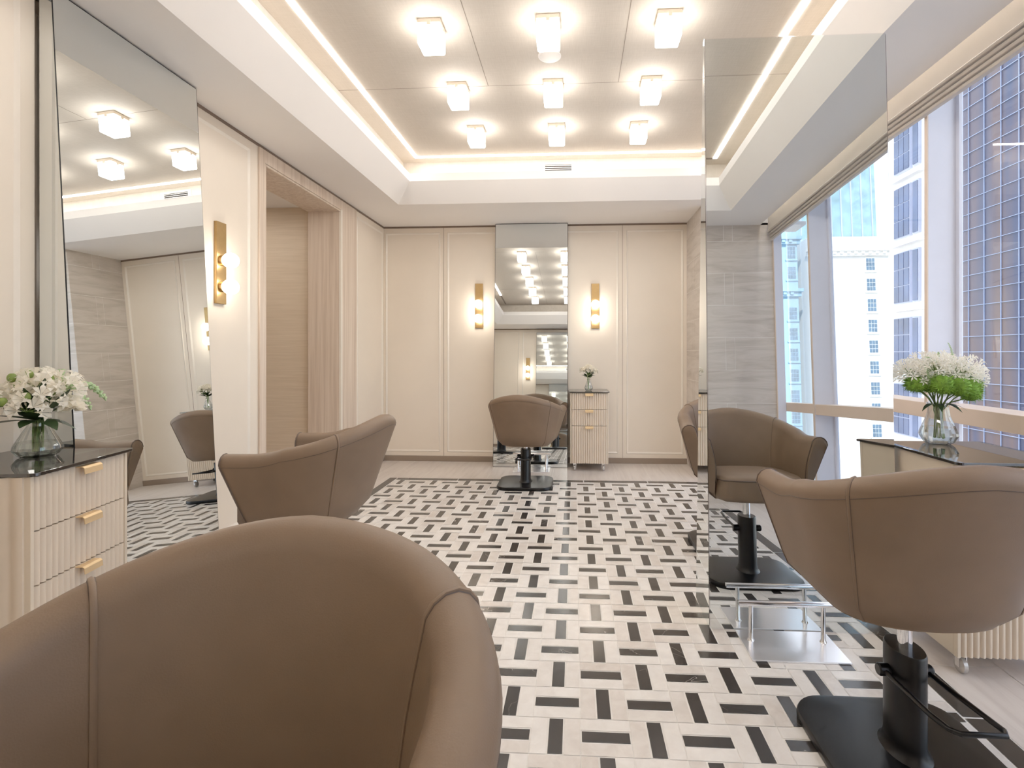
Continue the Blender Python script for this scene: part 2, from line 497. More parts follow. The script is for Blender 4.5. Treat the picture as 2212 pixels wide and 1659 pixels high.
# ceiling system -------------------------------------------------------------
# soffit inner edge / lip / recess
SX0, SX1, SY0, SY1 = -1.61, 1.31, 0.10, 4.65
LX0, LX1, LY0, LY1 = -1.457, 1.178, 0.24, 4.50
RX0, RX1, RY0, RY1 = -1.573, 1.30, 0.12, 4.68
ZL0, ZL1 = 2.67, 2.737
def rect(x0, x1, y0, y1, z): return [(x0, y0, z), (x1, y0, z), (x1, y1, z), (x0, y1, z)]
c = MB()
c.rings([rect(XL-.3, 1.6725, YR-.1, YB+.1, ZS), rect(SX0, SX1, SY0, SY1, ZS), rect(LX0, LX1, LY0, LY1, ZL0), rect(LX0, LX1, LY0, LY1, ZL1), rect(LX0-.02, LX1+.02, LY0-.02, LY1+.02, ZL1), rect(RX0, RX1, RY0, RY1, ZL1-.04)], True, False, False)
struct(c.build('ceiling_soffit', M['white']))
c = MB(); c.rings([rect(RX0, RX1, RY0, RY1, ZL1-.05), rect(RX0, RX1, RY0, RY1, ZC)], True, False, False)
struct(c.build('ceiling_recess_side', M['ceiling']))
c = MB(); c.box(RX0-.1, RX1+.1, RY0-.1, RY1+.1, ZC, ZC+.1, 0)
for x in (-.567, .28): c.box(x-.0015, x+.0015, RY0, 3.37, ZC-.0008, ZC+.001, 1)
c.box(RX0, RX1, 3.3685, 3.3715, ZC-.0008, ZC+.001, 1)
c.box(RX0, RX1, 1.3685, 1.3715, ZC-.0008, ZC+.001, 1)
struct(c.build('ceiling', [M['ceiling'], M['seam']]))
# blind pocket at the window and a roof slab over everything
c = MB()
c.box(1.6725, 1.69, P2-.0, P1, ZS, 2.86); c.box(1.6725, XW+.05, P2, P1, 2.82, 2.86); c.box(1.6725, XW+.3, P1, YB+.1, ZS, ZS+.03); c.box(1.6725, XW+.3, YR-.1, P2, ZS, ZS+.03)
struct(c.build('ceiling_blind_pocket', M['white']))
c = MB(); c.box(XL-.5, XW+.45, YR-.3, YB+.3, 3.02, 3.10)
struct(c.build('ceiling_slab', M['white']))

# LED strips set into the ceiling: back and both long sides lit, the rest of the groove is dark
def led_bar(x0, x1, y0, y1, label):
    b = MB(); zz = ZC if x1 < 1.5 else 2.82
    b.box(x0, x1, y0, y1, zz-.004, zz-.0004)
    return tag(b.build('led_strip_light', M['led']), label, 'light strip', 'white LED lines in the ceiling')
led_bar(-1.43, 1.165, 4.533, 4.565, 'bright white LED line across the ceiling parallel to the back wall')
led_bar(-1.43, -1.398, .95, 4.531, 'bright white LED line along the ceiling on the doorway side')
led_bar(1.700, 1.715, P2+.05, P1-.05, 'hidden LED line in the blind pocket above the windows')
led_bar(1.133, 1.165, .24, 4.531, 'bright white LED line along the ceiling on the window side')
c = MB(); c.box(-1.43, -1.40, .22, .94, ZC-.001, ZC-.0004); c.box(-1.40, 1.13, .22, .25, ZC-.001, ZC-.0004)
struct(c.build('trim_ceiling_groove', M['seam']))

# ceiling lamps
def make_lamp(label):
    t = thing('ceiling_lamp', label, 'ceiling lamp', (0, 0, ZC), 0, 'square glowing ceiling lamps')
    a = .061
    b = MB(); b.box(-a, a, -a, a, -.022, 0); b.build('lamp_base', M['lamp_base'], t, bevel=.003)
    b = MB(); b.box(-a+.001, a-.001, -a+.001, a-.001, -.132, -.022); b.build('lamp_shade', M['lamp'], t, bevel=.008, bseg=3)
    for dx, dy in ((0, -1), (0, 1), (1, 0), (-1, 0)):
        b = MB()
        b.box(dx*a-(.010 if dx == 0 else .002), dx*a+(.010 if dx == 0 else .002), dy*a-(.010 if dy == 0 else .002), dy*a+(.010 if dy == 0 else .002), -.036, -.010)
        b.build('clip', M['lamp_base'], t, bevel=.001)
    return t
rows = [(4.0, 'row nearest the back wall'), (3.365, 'second row from the back wall'), (2.73, 'third row from the back wall'), (2.095, 'fourth row from the back wall'), (1.46, 'fifth row from the back wall'), (.825, 'row furthest from the back wall')]
cols_ = [(-.764, 'on the doorway side'), (-.14, 'in the middle column'), (.485, 'on the window side')]
lamp0 = None
for y, rl in rows:
    for x, cl in cols_:
        lab = 'glowing square glass ceiling lamp, %s, %s' % (rl, cl)
        if lamp0 is None: lamp0 = L = make_lamp(lab)
        else: L = copy_tree(lamp0); L['label'] = lab
        L.location = (x, y, ZC)

sp = thing('ceiling_speaker', 'flat round white ceiling disc behind the middle lamp of the third row', 'speaker', (-.149, 3.05, ZC))
b = MB(); b.lathe([(.068, 0), (.068, -.004), (.062, -.008)], 40, cap0=False); b.build('rim', M['white'], sp, smooth=True)
b = MB(); b.lathe([(.060, -.0081), (.03, -.0095), (.004, -.010)], 40); b.build('grille', M['vent'], sp, smooth=True)

# air vents on the recess side
def make_vent(label, loc, rz):
    t = thing('air_vent', label, 'air vent', loc, rz, None)
    fr = MB(); wv, hv = .15, .05
    fr.rings([[(-wv, 0, -hv), (wv, 0, -hv), (wv, 0, hv), (-wv, 0, hv)], [(-wv, -.008, -hv), (wv, -.008, -hv), (wv, -.008, hv), (-wv, -.008, hv)], [(-wv+.03, -.008, -hv+.018), (wv-.03, -.008, -hv+.018), (wv-.03, -.008, hv-.018), (-wv+.03, -.008, hv-.018)], [(-wv+.03, -.001, -hv+.018), (wv-.03, -.001, -hv+.018), (wv-.03, -.001, hv-.018), (-wv+.03, -.001, hv-.018)]], True, False, False)
    fr.build('vent_frame', M['vent'], t)
    b = MB(); b.box(-wv+.03, wv-.03, -.0015, -.0005, -hv+.018, hv-.018); b.build('backing', M['dark'], t)
    for k in range(4):
        b = MB(); z = -.025+k*.0165; b.box(-wv+.03, wv-.03, -.004, -.0015, z-.002, z+.002); b.build('slat', M['vent'], t)
    return t
make_vent('white slotted air vent high in the ceiling recess above the back wall', (-.15, RY1, 2.82), 0)

cl = thing('corridor_fill_lamp', 'added round fill lamp in the corridor ceiling beyond the doorway', 'downlight', (-2.9, 3.85, 2.44))  # unseen lamp added to brighten the corridor
b = MB(); b.lathe([(.075, 0), (.075, -.004), (.062, -.006), (.060, -.001)], 28, cap0=False, cap1=False); b.build('rim', M['white'], cl, smooth=True)
b = MB(); b.lathe([(.060, -.0015), (.002, -.0018)], 28); b.build('lens', mat_emit('corridor_fill_glow', (1, .93, .84, 1), 70), cl)
dl = thing('recessed_downlight', 'small round downlight in the lowered ceiling near the front wall', 'downlight', (-.46, -.2, ZS))
b = MB(); b.lathe([(.045, 0), (.045, -.003), (.032, -.004), (.030, -.0005)], 28, cap0=False, cap1=False); b.build('rim', M['white'], dl, smooth=True)
b = MB(); b.lathe([(.030, -.001), (.001, -.0012)], 28); b.build('lens', M['lamp_base'], dl)

# ---------------------------------------------------------------- window wall
wn = bpy.data.objects.new('window_1', None); COL.objects.link(wn); wn.location = (XW, 2.2, 0); struct(wn)
inv = Matrix.Translation(wn.location).inverted()
def wpart(name, boxes, m, bev=0):
    b = MB()
    for q in boxes: b.box(*q)
    o = b.build(name, m, wn, bevel=bev); o.matrix_parent_inverse = inv; return o
ym = [(P2, P2+.02), (.405, .425), (2.752, 2.772), (P1-.02, P1)]
for a, c_ in ym:
    wpart('mullion', [(XW, XW+(.17 if a > 0 else .07), a, c_, 0, 2.82)], M['frame'], .001)
    wpart('mullion_edge', [(XW-.006, XW-.0005, a-.001, c_+.001, 0, 2.82)], M['frame_beige'])
    if a > 0: wpart('glazing_bead', [(XW+.135, XW+.15, a-.022, c_+.022, .07, 2.60)], M['frame'], .001)
for (a, b_), (c_, d_) in zip(ym, ym[1:]):
    if a < 0: b_ = P2-.10
    wpart('rail', [(XW+(.002 if a > 0 else .072), XW+.17, b_, c_, .815, .893)], M['frame_beige'], .003)
    wpart('rail', [(XW+.002, XW+.17, b_, c_, 0, .07)], M['frame'], .003)
    wpart('head', [(XW+.10, XW+.17, b_, c_, 2.60, 2.82)], M['frame'], .003)
    wpart('pane', [(XW+.154, XW+.158, b_, c_, .893, 2.60)], M['pane'])
    wpart('pane', [(XW+.154, XW+.158, b_, c_, .07, .815)], M['pane'])
wpart('spandrel', [(XW+.0, XW+.18, P2, P1, 2.82, 3.02)], M['frame'])

# blinds: white fascia with a raised stack of bars under it
bl = thing('window_blind', 'white raised window blind with stacked bottom bars above the windows', 'blind', (XW-.055, 2.2, 2.45))
def lpart(name, q, m, bev=0):
    b = MB(); b.box(*q); o = b.build(name, m, bl, bevel=bev); o.matrix_parent_inverse = Matrix.Translation(bl.location).inverted(); return o
lpart('fascia', (XW-.05, XW-.035, P2+.03, P1-.03, 2.446, 2.815), M['blind'])
for k in range(4):
    z = 2.446-.024*(k+1); x = XW-.058+.006*k
    lpart('blind_bar', (x, x+.03, P2+.03, P1-.03, z+.003, z+.022), M['blind_bar'], .006)
lpart('pull_clip', (XW-.066, XW-.058, 3.02, 3.05, 2.425, 2.45), M['blind'], .002)

# ---------------------------------------------------------------- mirrors
def wedge_mirror(name, label, loc, rz, bottom, top, width, H, back_flat=True, back_b=0, back_t=0):
    """local: back plane y=0, face leans out towards -y at the floor"""
    t = thing(name, label, 'mirror', loc, rz)
    w2 = width/2
    def pt(x, s, z):   # s 0 back, 1 front
        fb_ = -(bottom+(top-bottom)*z/H); bb = back_b+(back_t-back_b)*z/H
        if not back_flat: x = x-math.copysign(.032*(1-s)*(bb-fb_), x)
        return (x, bb+(fb_-bb)*s, z)
    b = MB()
    e = .004
    b.quad(pt(-w2+e, 1, e), pt(w2-e, 1, e), pt(w2-e, 1, H-e), pt(-w2+e, 1, H-e)); b.build('mirror_face', M['mirror'], t, recalc=False)
    if not back_flat:
        b = MB(); b.quad(pt(w2-e, 0, e), pt(-w2+e, 0, e), pt(-w2+e, 0, H-e), pt(w2-e, 0, H-e)); b.build('mirror_face', M['mirror'], t, recalc=False)
    for sx in (-1, 1):
        b = MB(); x = sx*(w2)
        b.quad(pt(x, .02, e), pt(x, .98, e), pt(x, .98, H-e), pt(x, .02, H-e)); b.build('side_panel', M['mirror'], t)
    # dark core that shows as the thin edge line
    b = MB(); q = .0035
    def inn(x, s, z):
        p = Vector(pt(x, s, z)); return tuple(p)
    x0, x1 = -w2+.0012, w2-.0012
    vs = [inn(x0, 0, 0), inn(x1, 0, 0), inn(x1, 1, 0), inn(x0, 1, 0), inn(x0, 0, H), inn(x1, 0, H), inn(x1, 1, H), inn(x0, 1, H)]
    # pull faces a hair inside
    dy = .0012
    vs = [(v[0], v[1]+(dy if i % 4 > 1 else (-dy if not back_flat else 0)), v[2]) for i, v in enumerate(vs)]
    b.add(vs, [(0, 3, 2, 1), (4, 5, 6, 7), (0, 1, 5, 4), (1, 2, 6, 5), (2, 3, 7, 6), (3, 0, 4, 7)])
    b.build('edge_core', M['black_gap'] if back_flat else M['chrome'], t)
    return t
# left wall mirror: faces +X  (local -y -> +X : rz=+90deg)
wedge_mirror('leaning_mirror', 'tall leaning mirror on the wall beside the doorway, behind the drawer cabinet with white flowers', (XL+.065, 2.1825, 0), PI/2, 1.985-1.805, 1.985-1.938, .741, 2.503)
wedge_mirror('leaning_mirror', 'tall leaning mirror on the back wall behind the centred salon chair', (-.4525, YB-.013, 0), 0, YB-.013-5.212, YB-.013-5.39, .758, 2.505)
wedge_mirror('leaning_mirror', 'tall leaning mirror on the front wall, seen only as a reflection', (-.44, YR+.013, 0), PI, .20, .05, .758, 2.42)
wedge_mirror('standing_mirror', 'tall freestanding two sided mirror by the windows with wedge shaped sides', (.936, 2.30, 0), 0,   .115, .025, .758, 2.505, False, .17, -.005)

# ---------------------------------------------------------------- salon chair
TB = .5
def plan(t, z):
    s = z/.45
    a = .240+.112*s; b = .185+.155*s; yf = .175+.115*s
    u = abs(t); sg = 1 if t >= 0 else -1
    if u <= TB:
        ph = u/TB*PI/2
        return Vector((sg*a*sin(ph)**.84, -b*max(cos(ph), 1e-6)**.84, 0))
    w_ = (u-TB)/(1-TB)
    return Vector((sg*(a+.022*s*w_), w_*yf, 0))
def inward(t, z):
    e = .01
    d = plan(min(1, t+e), z)-plan(max(-1, t-e), z); d.normalize()
    return Vector((-d.y, d.x, 0))          # left of travel = inside
def ztop(t):
    return .45-.129*sin(min(1, abs(t)/.78)*PI/2)**1.35
TH = .078
def profile(t, K=9, R=7, Q=7):
    zt = ztop(t); r = TH/2; zc = zt-r; out = []
    n_ = inward(t, .2)
    for k in range(K):
        z = zc*k/(K-1)
        tuck = .030*(1-min(1, z/.05))**2
        p = plan(t, z)+n_*tuck; out.append((p.x, p.y, z))
    for k in range(1, R):
        a = PI*k/R; z = zc+r*sin(a)
        p = plan(t, zc)+n_*(r-r*cos(a)); out.append((p.x, p.y, z))
    for k in range(Q):
        z = zc+(.085-zc)*k/(Q-1)
        # inside falls nearly vertical, padding swells a little
        pin = plan(t, zc*.55+z*.45)+n_*(TH+.010*sin(PI*k/(Q-1))); out.append((pin.x, pin.y, z))
    return out
SEAM = .28
def shell_part(t0, t1, n, cap0, cap1):
    b = MB()
    rs = [profile(t0+(t1-t0)*k/n) for k in range(n+1)]
    if cap1:
        cen = Vector([sum(p[i] for p in rs[-1])/len(rs[-1]) for i in range(3)])
        rs.append([tuple(cen+(Vector(p)-cen)*.86+Vector((0, .010, 0))) for p in rs[-1]])
    if cap0:
        cen = Vector([sum(p[i] for p in rs[0])/len(rs[0]) for i in range(3)])
        rs.insert(0, [tuple(cen+(Vector(p)-cen)*.86+Vector((0, .010, 0))) for p in rs[0]])
    b.rings(rs, False, cap0, cap1)
    return b
def make_chair(label, zb):
    t = thing('salon_chair', label, 'chair', (0, 0, 0), 0, 'taupe leather salon chairs')
    seat_z = zb
    def up(o): o.location.z = seat_z; return o
    up(shell_part(-SEAM, SEAM, 28, False, False).build('backrest', M['leather'], t, smooth=60))
    up(shell_part(SEAM, 1, 26, False, True).build('armrest', M['leather'], t, smooth=60))
    up(shell_part(-1, -SEAM, 26, True, False).build('armrest', M['leather'], t, smooth=60))
    for tt, rr in ((-SEAM, .0042), (SEAM, .0042), (-1, .003), (1, .003)):
        b = MB(); pr = profile(tt)
        b.tube(pr, rr, 6); pp = up(b.build('piping', M['leather'] if abs(tt) < 1 else M['piping'], t, smooth=60))
        if abs(tt) < 1:
            b = MB()
            for dt in (-.0046, .0046):
                q = profile(tt+dt); b.tube(q, .0013, 5)
            b.build('seam_line', M['piping'], pp)
    # stitched line below the rim
    for sg in (-1, 1):
        b = MB(); pts = []
        for k in range(60):
            q = sg*k/59; zz = ztop(q)-TH*.62; p = plan(q, zz)-inward(q, .2)*.0006; pts.append((p.x, p.y, zz))
        b.tube(pts, .0011, 5); up(b.build('stitch_line', M['piping'], t))
    # seat cushion
    pts = []
    N = 30
    for k in range(N+1):
        q = -1+2*k/N; p = plan(q, .06)+inward(q, .2)*.045; pts.append(p)
    pr, pl_ = pts[-1], pts[0]
    fr = []
    for k in range(1, 14):
        f_ = k/14
        x = pr.x+(pl_.x-pr.x)*f_; fr.append(Vector((x*1.05, pr.y+.03+.07*sin(PI*f_)**.4, 0)))
    outl = pts+fr
    cen = sum(outl, Vector())/len(outl)
    def ring(sc, z): return [tuple(cen+(p-cen)*sc+Vector((0, 0, z))) for p in outl]
    b = MB(); b.rings([ring(.90, -.004), ring(.97, .002), ring(1.0, .018), ring(1.0, .098), ring(.985, .112), ring(.93, .122), ring(.6, .132), ring(.2, .136)])
    up(b.build('seat_cushion', M['leather'], t, smooth=70))
    b = MB(); b.tube([tuple(cen+(p-cen)*.999+Vector((0, 0, .103))) for p in ([pts[-1]]+fr+[pts[0]])], .0035, 6)
    up(b.build('seat_piping', M['piping'], t, smooth=60))
    # underside pan
    b = MB(); pan = [plan(-1+2*k/N, .0)+inward(-1+2*k/N, .2)*.03 for k in range(N+1)]
    b.prism([(p.x, p.y) for p in pan], -.003, .01); up(b.build('seat_pan', M['leather'], t))
    b = MB(); b.lathe([(.075, -.018), (.08, -.003)], 20); up(b.build('seat_plate', M['black'], t))
    # lift rod, column, foot
    b = MB(); b.lathe([(.019, .30), (.019, zb)], 20); b.build('lift_rod', M['chrome'], t, smooth=True)
    def oval(sx, sy, z): return [(sx*cos(2*PI*k/32), sy*sin(2*PI*k/32), z) for k in range(32)]
    b = MB(); b.rings([oval(.062, .086, .028), oval(.050, .074, .040), oval(.045, .068, .06), oval(.045, .068, .312), oval(.042, .065, .3175), oval(.02, .03, .318)])
    b.build('column', M['black'], t, smooth=35)
    b = MB(); pl = rrect(-.2375, .2375, -.225, .225, .10, 8)
    rs = [[(x*sc, y*sc, z) for x, y in pl] for sc, z in ((.985, .0), (1, .006), (1, .020), (.985, .028), (.93, .031))]
    b.rings(rs); b.build('foot_plate', M['black'], t, smooth=35)
    # pump lever: knobs on the column side and a bent bar loop to the rear
    pb = MB()
    lp = [(-.058, .0, .25), (-.060, -.06, .252), (-.064, -.20, .262), (-.062, -.262, .270), (-.050, -.284, .274), (.050, -.284, .274), (.062, -.262, .270), (.064, -.20, .262), (.060, -.06, .252), (.058, 0, .25)]
    pb.tube(lp, .0065, 8)
    pump = pb.build('pump_lever', M['black'], t, smooth=50)
    for sx in (-1, 1):
        b = MB(); b.lathe([(.017, 0), (.017, .030), (.014, .034)], 18, mat=Matrix.Translation((sx*.040, 0, .25)) @ Matrix.Rotation(sx*PI/2, 4, 'Y'))
        b.build('pivot_knob', M['black'], pump, smooth=35)
    return t
def place_chair(label, x, y, zb, rz, base_rz):
    t = make_chair(label, zb); t.location = (x, y, 0)
    # the seat swivels on the foot
    d = rz-base_rz
    t.rotation_euler = (0, 0, base_rz)
    R_ = Matrix.Rotation(d, 4, 'Z')
    for ch in t.children:
        n_ = ch.name.split('.')[0]
        if n_ not in ('column', 'foot_plate', 'pump_lever', 'lift_rod'): ch.rotation_euler = (0, 0, d)
    return t
R = math.radians
place_chair('taupe leather salon chair centred before the back wall mirror, black square foot', -.43, 4.52, .36, R(-8), 0)
place_chair('taupe leather salon chair by the windows facing the standing mirror, back to the camera', .93, 1.52, .44, R(0), 0)
place_chair('taupe leather salon chair facing the leaning mirror beside the doorway, side view', -1.155, 2.29, .42, R(90), R(90))
place_chair('large close taupe leather salon chair turned towards the camera, cut off by the bottom edge', -.388, .45, .455, R(180), R(180))
place_chair('taupe leather salon chair half hidden behind the freestanding mirror', .935, 3.12, .43, R(175), R(180))

# ---------------------------------------------------------------- drawer cabinets
def rib_panel(b, x0, x1, y, z0, z1, pitch, amp, depth, axis='x'):
    """vertical fluted slab; front at y (towards -y), back at y+depth"""
    n_ = max(8, int((x1-x0)/pitch*8))
    fr = []
    for k in range(n_+1):
        x = x0+(x1-x0)*k/n_
        yy = y-amp*abs(sin(PI*(x-x0)/pitch))
        fr.append((x, yy))
    poly = fr+[(x1, y+depth), (x0, y+depth)]
    if axis == 'y': poly = [(q[1], -q[0]) for q in poly]
    b.prism(poly, z0, z1)
def make_cabinet(label, w_, d_, H, loc, rz, ribbed_side=None):
    t = thing('drawer_cabinet', label, 'cabinet', loc, rz, 'three drawer salon cabinets on casters')
    z0 = .075; z1 = H-.012
    # body: origin at front middle, y 0 front .. d_ back
    b = MB(); b.box(-w_/2, w_/2, .018, d_, z0, z1); b.build('carcass', M['carcass'], t, bevel=.004)
    for sx in (-1, 1):
        b = MB(); xa = sx*w_/2; xb = sx*(w_/2-.012)
        b.box(min(xa, xb), max(xa, xb), -.002, .018, z0, z1); b.build('front_stile', M['carcass'], t, bevel=.002)
    if ribbed_side:
        b = MB(); rib_panel(b, -(d_-.01), -.015, -w_/2-.002, z0, z1, .045, .008, .003, 'x')
        # rotate the slab onto the left side
        o = b.build('side_panel', M['ribbed'], t, smooth=50); 
        for v in o.data.vertices:
            x, y, z = v.co; v.co = (y, -x, z)
    hs = [(z1-.004, .156), (z1-.164, .156), (z1-.324, z1-.324-z0-.003)]
    b = MB(); b.box(-w_/2+.013, w_/2-.013, .0165, .0178, z0+.002, z1-.002); b.build('drawer_gap_shade', M['dark'], t)  # dark sheet paints the shade seen between the drawers
    for zt, hh in hs:
        b = MB(); rib_panel(b, -w_/2+.014, w_/2-.014, .004, zt-hh, zt, .0215, .0085, .014)
        dr = b.build('drawer', M['ribbed'], t, smooth=50)
        h = MB(); hw = .038
        pf = [(-.002, .003), (-.024, .003), (-.030, -.003), (-.032, -.022), (-.029, -.022), (-.027, -.004), (-.022, 0), (-.002, 0)]
        pr = [[(x, y, z+zt-.004) for y, z in pf] for x in (-hw, -hw+.004, hw-.004, hw)]
        h.rings(pr); h.build('handle', M['brass_tab'], dr, bevel=.001)
    b = MB(); pl = rrect(-w_/2-.012, w_/2+.012, -.022, d_+.004, .02, 5); b.prism(pl, z1+.002, z1+.012)
    b.build('glass_top', M['glasstop'], t, bevel=.0012)
    for sx in (-1, 1):
        for yy in (.045, d_-.045):
            x = sx*(w_/2-.045)
            f_ = MB(); f_.box(x-.016, x+.016, yy-.012, yy+.012, .060, z0); f_.box(x-.014, x-.011, yy-.010, yy+.010, .022, .062); f_.box(x+.011, x+.014, yy-.010, yy+.010, .022, .062)
            cs = f_.build('caster', M['chrome'], t)
            wv = MB(); wv.lathe([(.020, -.010), (.028, -.007), (.028, .007), (.020, .010)], 20, mat=Matrix.Translation((x, yy, .028)) @ Matrix.Rotation(PI/2, 4, 'Y'))
            wv.build('caster_wheel', M['caster'], cs, smooth=40)
    return t
make_cabinet('pale three drawer cabinet with dark glass top against the wall, by the leaning mirror', .394, .375, .80, (-1.598, 1.601, 0), R(90)+R(8.7), True)
make_cabinet('pale ribbed three drawer cabinet on casters against the back wall, beside the mirror', .37, .36, .778, (.139, 5.06, 0), 0)
make_cabinet('cream three drawer cabinet under the window, partly hidden behind a salon chair', .40, .44, .765, (1.54, 1.90, 0), 0)

# ---------------------------------------------------------------- foot rests
def make_rest(label, x, y, rz=0, dep=.095):
    t = thing('footrest', label, 'footrest', (x, y, 0), rz, 'chrome footrests')
    b = MB(); b.box(-.18, .18, -.12, dep, 0, .007); b.build('floor_plate', M['plate'], t, bevel=.002)
    for sx in (-1, 1):
        b = MB(); b.lathe([(.014, .007), (.0085, .016), (.0085, .148)], 14, c=(sx*.14, .02)); b.build('post', M['chrome'], t, smooth=40)
    b = MB(); b.tube([(-.188, .02, .153), (-.187, .02, .153), (.187, .02, .153), (.188, .02, .153)], .011, 14); b.build('foot_bar', M['chrome'], t, smooth=40)
    return t
make_rest('chrome footrest with raised bar on the tiles before the freestanding mirror', .838, 2.084)
make_rest('chrome footrest with raised bar below the back wall mirror', -.425, 5.10)

# ---------------------------------------------------------------- wall sconces
def make_sconce(label, loc, rz):
    t = thing('wall_sconce', label, 'wall lamp', loc, rz, 'brass wall sconces with two globes')
    b = MB(); b.box(-.041, .041, -.018, 0, -.235, .235); b.build('back_plate', M['brass'], t, bevel=.002)
    for z in (.014, -.138):
        b = MB(); b.lathe([(.030, 0), (.030, .018), (.024, .022)], 24, mat=Matrix.Translation((0, -.018, z)) @ Matrix.Rotation(PI/2, 4, 'X'))
        so = b.build('socket', M['brass'], t, smooth=40)
        b = MB(); b.sphere((0, -.072, z), .044, 24, 16); b.build('globe', M['bulb'], so, smooth=True)
    return t
make_sconce('brass wall sconce with two glowing globes between the leaning mirror and the doorway', (XL, 2.875, 1.667), PI/2)
make_sconce('brass wall sconce with two glowing globes on the back wall, doorway side of the mirror', (-1.015, YB, 1.655), 0)
make_sconce('brass wall sconce with two glowing globes above the ribbed cabinet on the back wall', (.213, YB, 1.645), 0)
make_sconce('brass wall sconce with two glowing globes on the front wall, seen only as a reflection', (-1.0, YR, 1.64), PI)

# ---------------------------------------------------------------- vases and flowers
def make_vase(label, x, y, z, H, Rm, neck, water=True):
    t = thing('glass_vase', label, 'vase', (x, y, z), 0, 'clear cut glass vases')
    prof = [(.62, 0), (.80, .05), (1.0, .20), (.97, .28), (.78, .48), (.60, .66), (.48, .82), (.46, .90), (.56, 1.0)]
    prof = [(a*Rm if a > .57 or zz < .5 else a*neck/.46, zz*H) for a, zz in prof]
    prof[-1] = (neck*1.22, H); prof[-2] = (neck, H*.90); prof[-3] = (neck*1.04, H*.82)
    fold = lambda i, z: (1.0 if i % 2 else .93)
    b = MB(); b.lathe(prof, 28, fold=fold, cap1=False)
    b.build('vase_body', M['vase'], t)
    b = MB(); b.lathe([(Rm*.60, .006), (Rm*.78, .05*H+.004), (Rm*.95, .20*H), (Rm*.91, .28*H), (Rm*.80, .40*H)], 28, fold=fold); b.build('water', M['water'], t)
    return t
def petal_head(b, c, d, r, n_, L, wd, rng, mi=0, cup=.35):
    """small flower: n petals around direction d"""
    d = Vector(d).normalized(); a = d.orthogonal().normalized(); e = d.cross(a)
    ph = rng.random()*6
    for k in range(n_):
        th = ph+2*PI*k/n_; o = a*cos(th)+e*sin(th); s_ = o.cross(d)
        p0 = Vector(c); p1 = p0+(o*.55+d*cup)*L; p2 = p0+(o+d*cup*.9)*L
        b.add([p0, p1+s_*wd, p2, p1-s_*wd], [(0, 1, 2, 3)], mi)
def umbel(parent, c, r, rng, n_=34, L=.022, wd=.0055, hemi=.1, mat='petal'):
    """round head of star florets on thin pale stalks"""
    b = MB(); c = Vector(c)
    for k in range(n_):
        zz = -hemi+(1+hemi)*(k+.5)/n_; th = k*2.39996+rng.random()*.3
        q = math.sqrt(max(0, 1-zz*zz)); d = Vector((q*cos(th), q*sin(th), zz))
        p = c+d*r*(.70+.34*rng.random())
        b.tube([c, c+(p-c)*.75], .0011, 4, 1)
        b.tube([c+(p-c)*.70, p], .0022, 5, 0, None, False, lambda f_: .6+.9*f_)
        petal_head(b, p, d, r, 6, L, wd, rng, 0, .95)
    return b.build('flower_head', [M[mat], M['stem']], parent, recalc=False)
def fuzz(parent, c, r, rng, n_=420):
    b = MB(); c = Vector(c); b.sphere(c, r*.72, 14, 9, 0)
    for k in range(n_):
        zz = 1-2*(k+.5)/n_; th = k*2.39996
        q = math.sqrt(max(0, 1-zz*zz)); d = Vector((q*cos(th), q*sin(th), zz))
        d = (d+Vector((rng.uniform(-.25, .25), rng.uniform(-.25, .25), rng.uniform(-.25, .25)))).normalized()
        s_ = d.orthogonal().normalized()*r*.045
        p = c+d*r*.62; b.add([p-s_, p+s_, c+d*r*rng.uniform(.95, 1.12)], [(0, 1, 2)], 0)
    return b.build('trick_dianthus', M['moss'], parent, recalc=False)
def leaf(parent, p0, d, L, wd, droop, mat, rng):
    b = MB(); d = Vector(d).normalized(); s_ = d.cross(Vector((0, 0, 1)))
    if s_.length < .1: s_ = Vector((1, 0, 0))
    s_.normalize(); n_ = 7; vs = []
    for k in range(n_+1):
        f_ = k/n_; c = Vector(p0)+d*L*f_+Vector((0, 0, -droop*f_*f_)); ww = wd*sin(PI*min(1, f_*.92+.06))
        vs += [c-s_*ww, c+Vector((0, 0, -.15*ww)), c+s_*ww]
    fs = []
    for k in range(n_):
        for j in (0, 1): fs.append((k*3+j, k*3+j+1, k*3+j+4, k*3+j+3))
    b.add(vs, fs); return b.build('leaf', M[mat], parent, smooth=60, recalc=False)
def spike(parent, p0, p1, p2, r, rng, mat='bud', beads=True, nb=46):
    """curved flower spike covered in buds"""
    b = MB(); pts = []
    for k in range(13):
        f_ = k/12; pts.append(Vector(p0)*(1-f_)**2+Vector(p1)*2*f_*(1-f_)+Vector(p2)*f_*f_)
    b.tube(pts, r*.35, 6, 0, None, False, lambda f_: 1-.6*f_)
    if beads:
        for k in range(nb):
            f_ = .15+.85*k/nb; q = f_*12; i = min(11, int(q)); c = pts[i].lerp(pts[i+1], q-i); a = k*2.4
            o = Vector((cos(a), sin(a), .4)).normalized()*r*(1.1-.8*f_)
            b.sphere(c+o, r*(.62-.34*f_), 6, 4, 0)
    return b.build('flower_spike', M[mat], parent, smooth=70)
def stems(parent, tops, base, rng, foot=.012, lift=.012):
    b = MB()
    for tp in tops:
        a = rng.random()*6.28; p0 = Vector(base)+Vector((foot*cos(a)*rng.uniform(.3, 2.2), foot*sin(a)*rng.uniform(.3, 2.2), lift))
        neck = Vector(base)+Vector((rng.uniform(-.014, .014), rng.uniform(-.014, .014), .13))
        b.tube([p0, p0.lerp(neck, .5), neck, neck.lerp(Vector(tp), .5)+Vector((0, 0, .01)), tp], .0026, 6)
    return b.build('stems', M['stem'], parent, smooth=60)

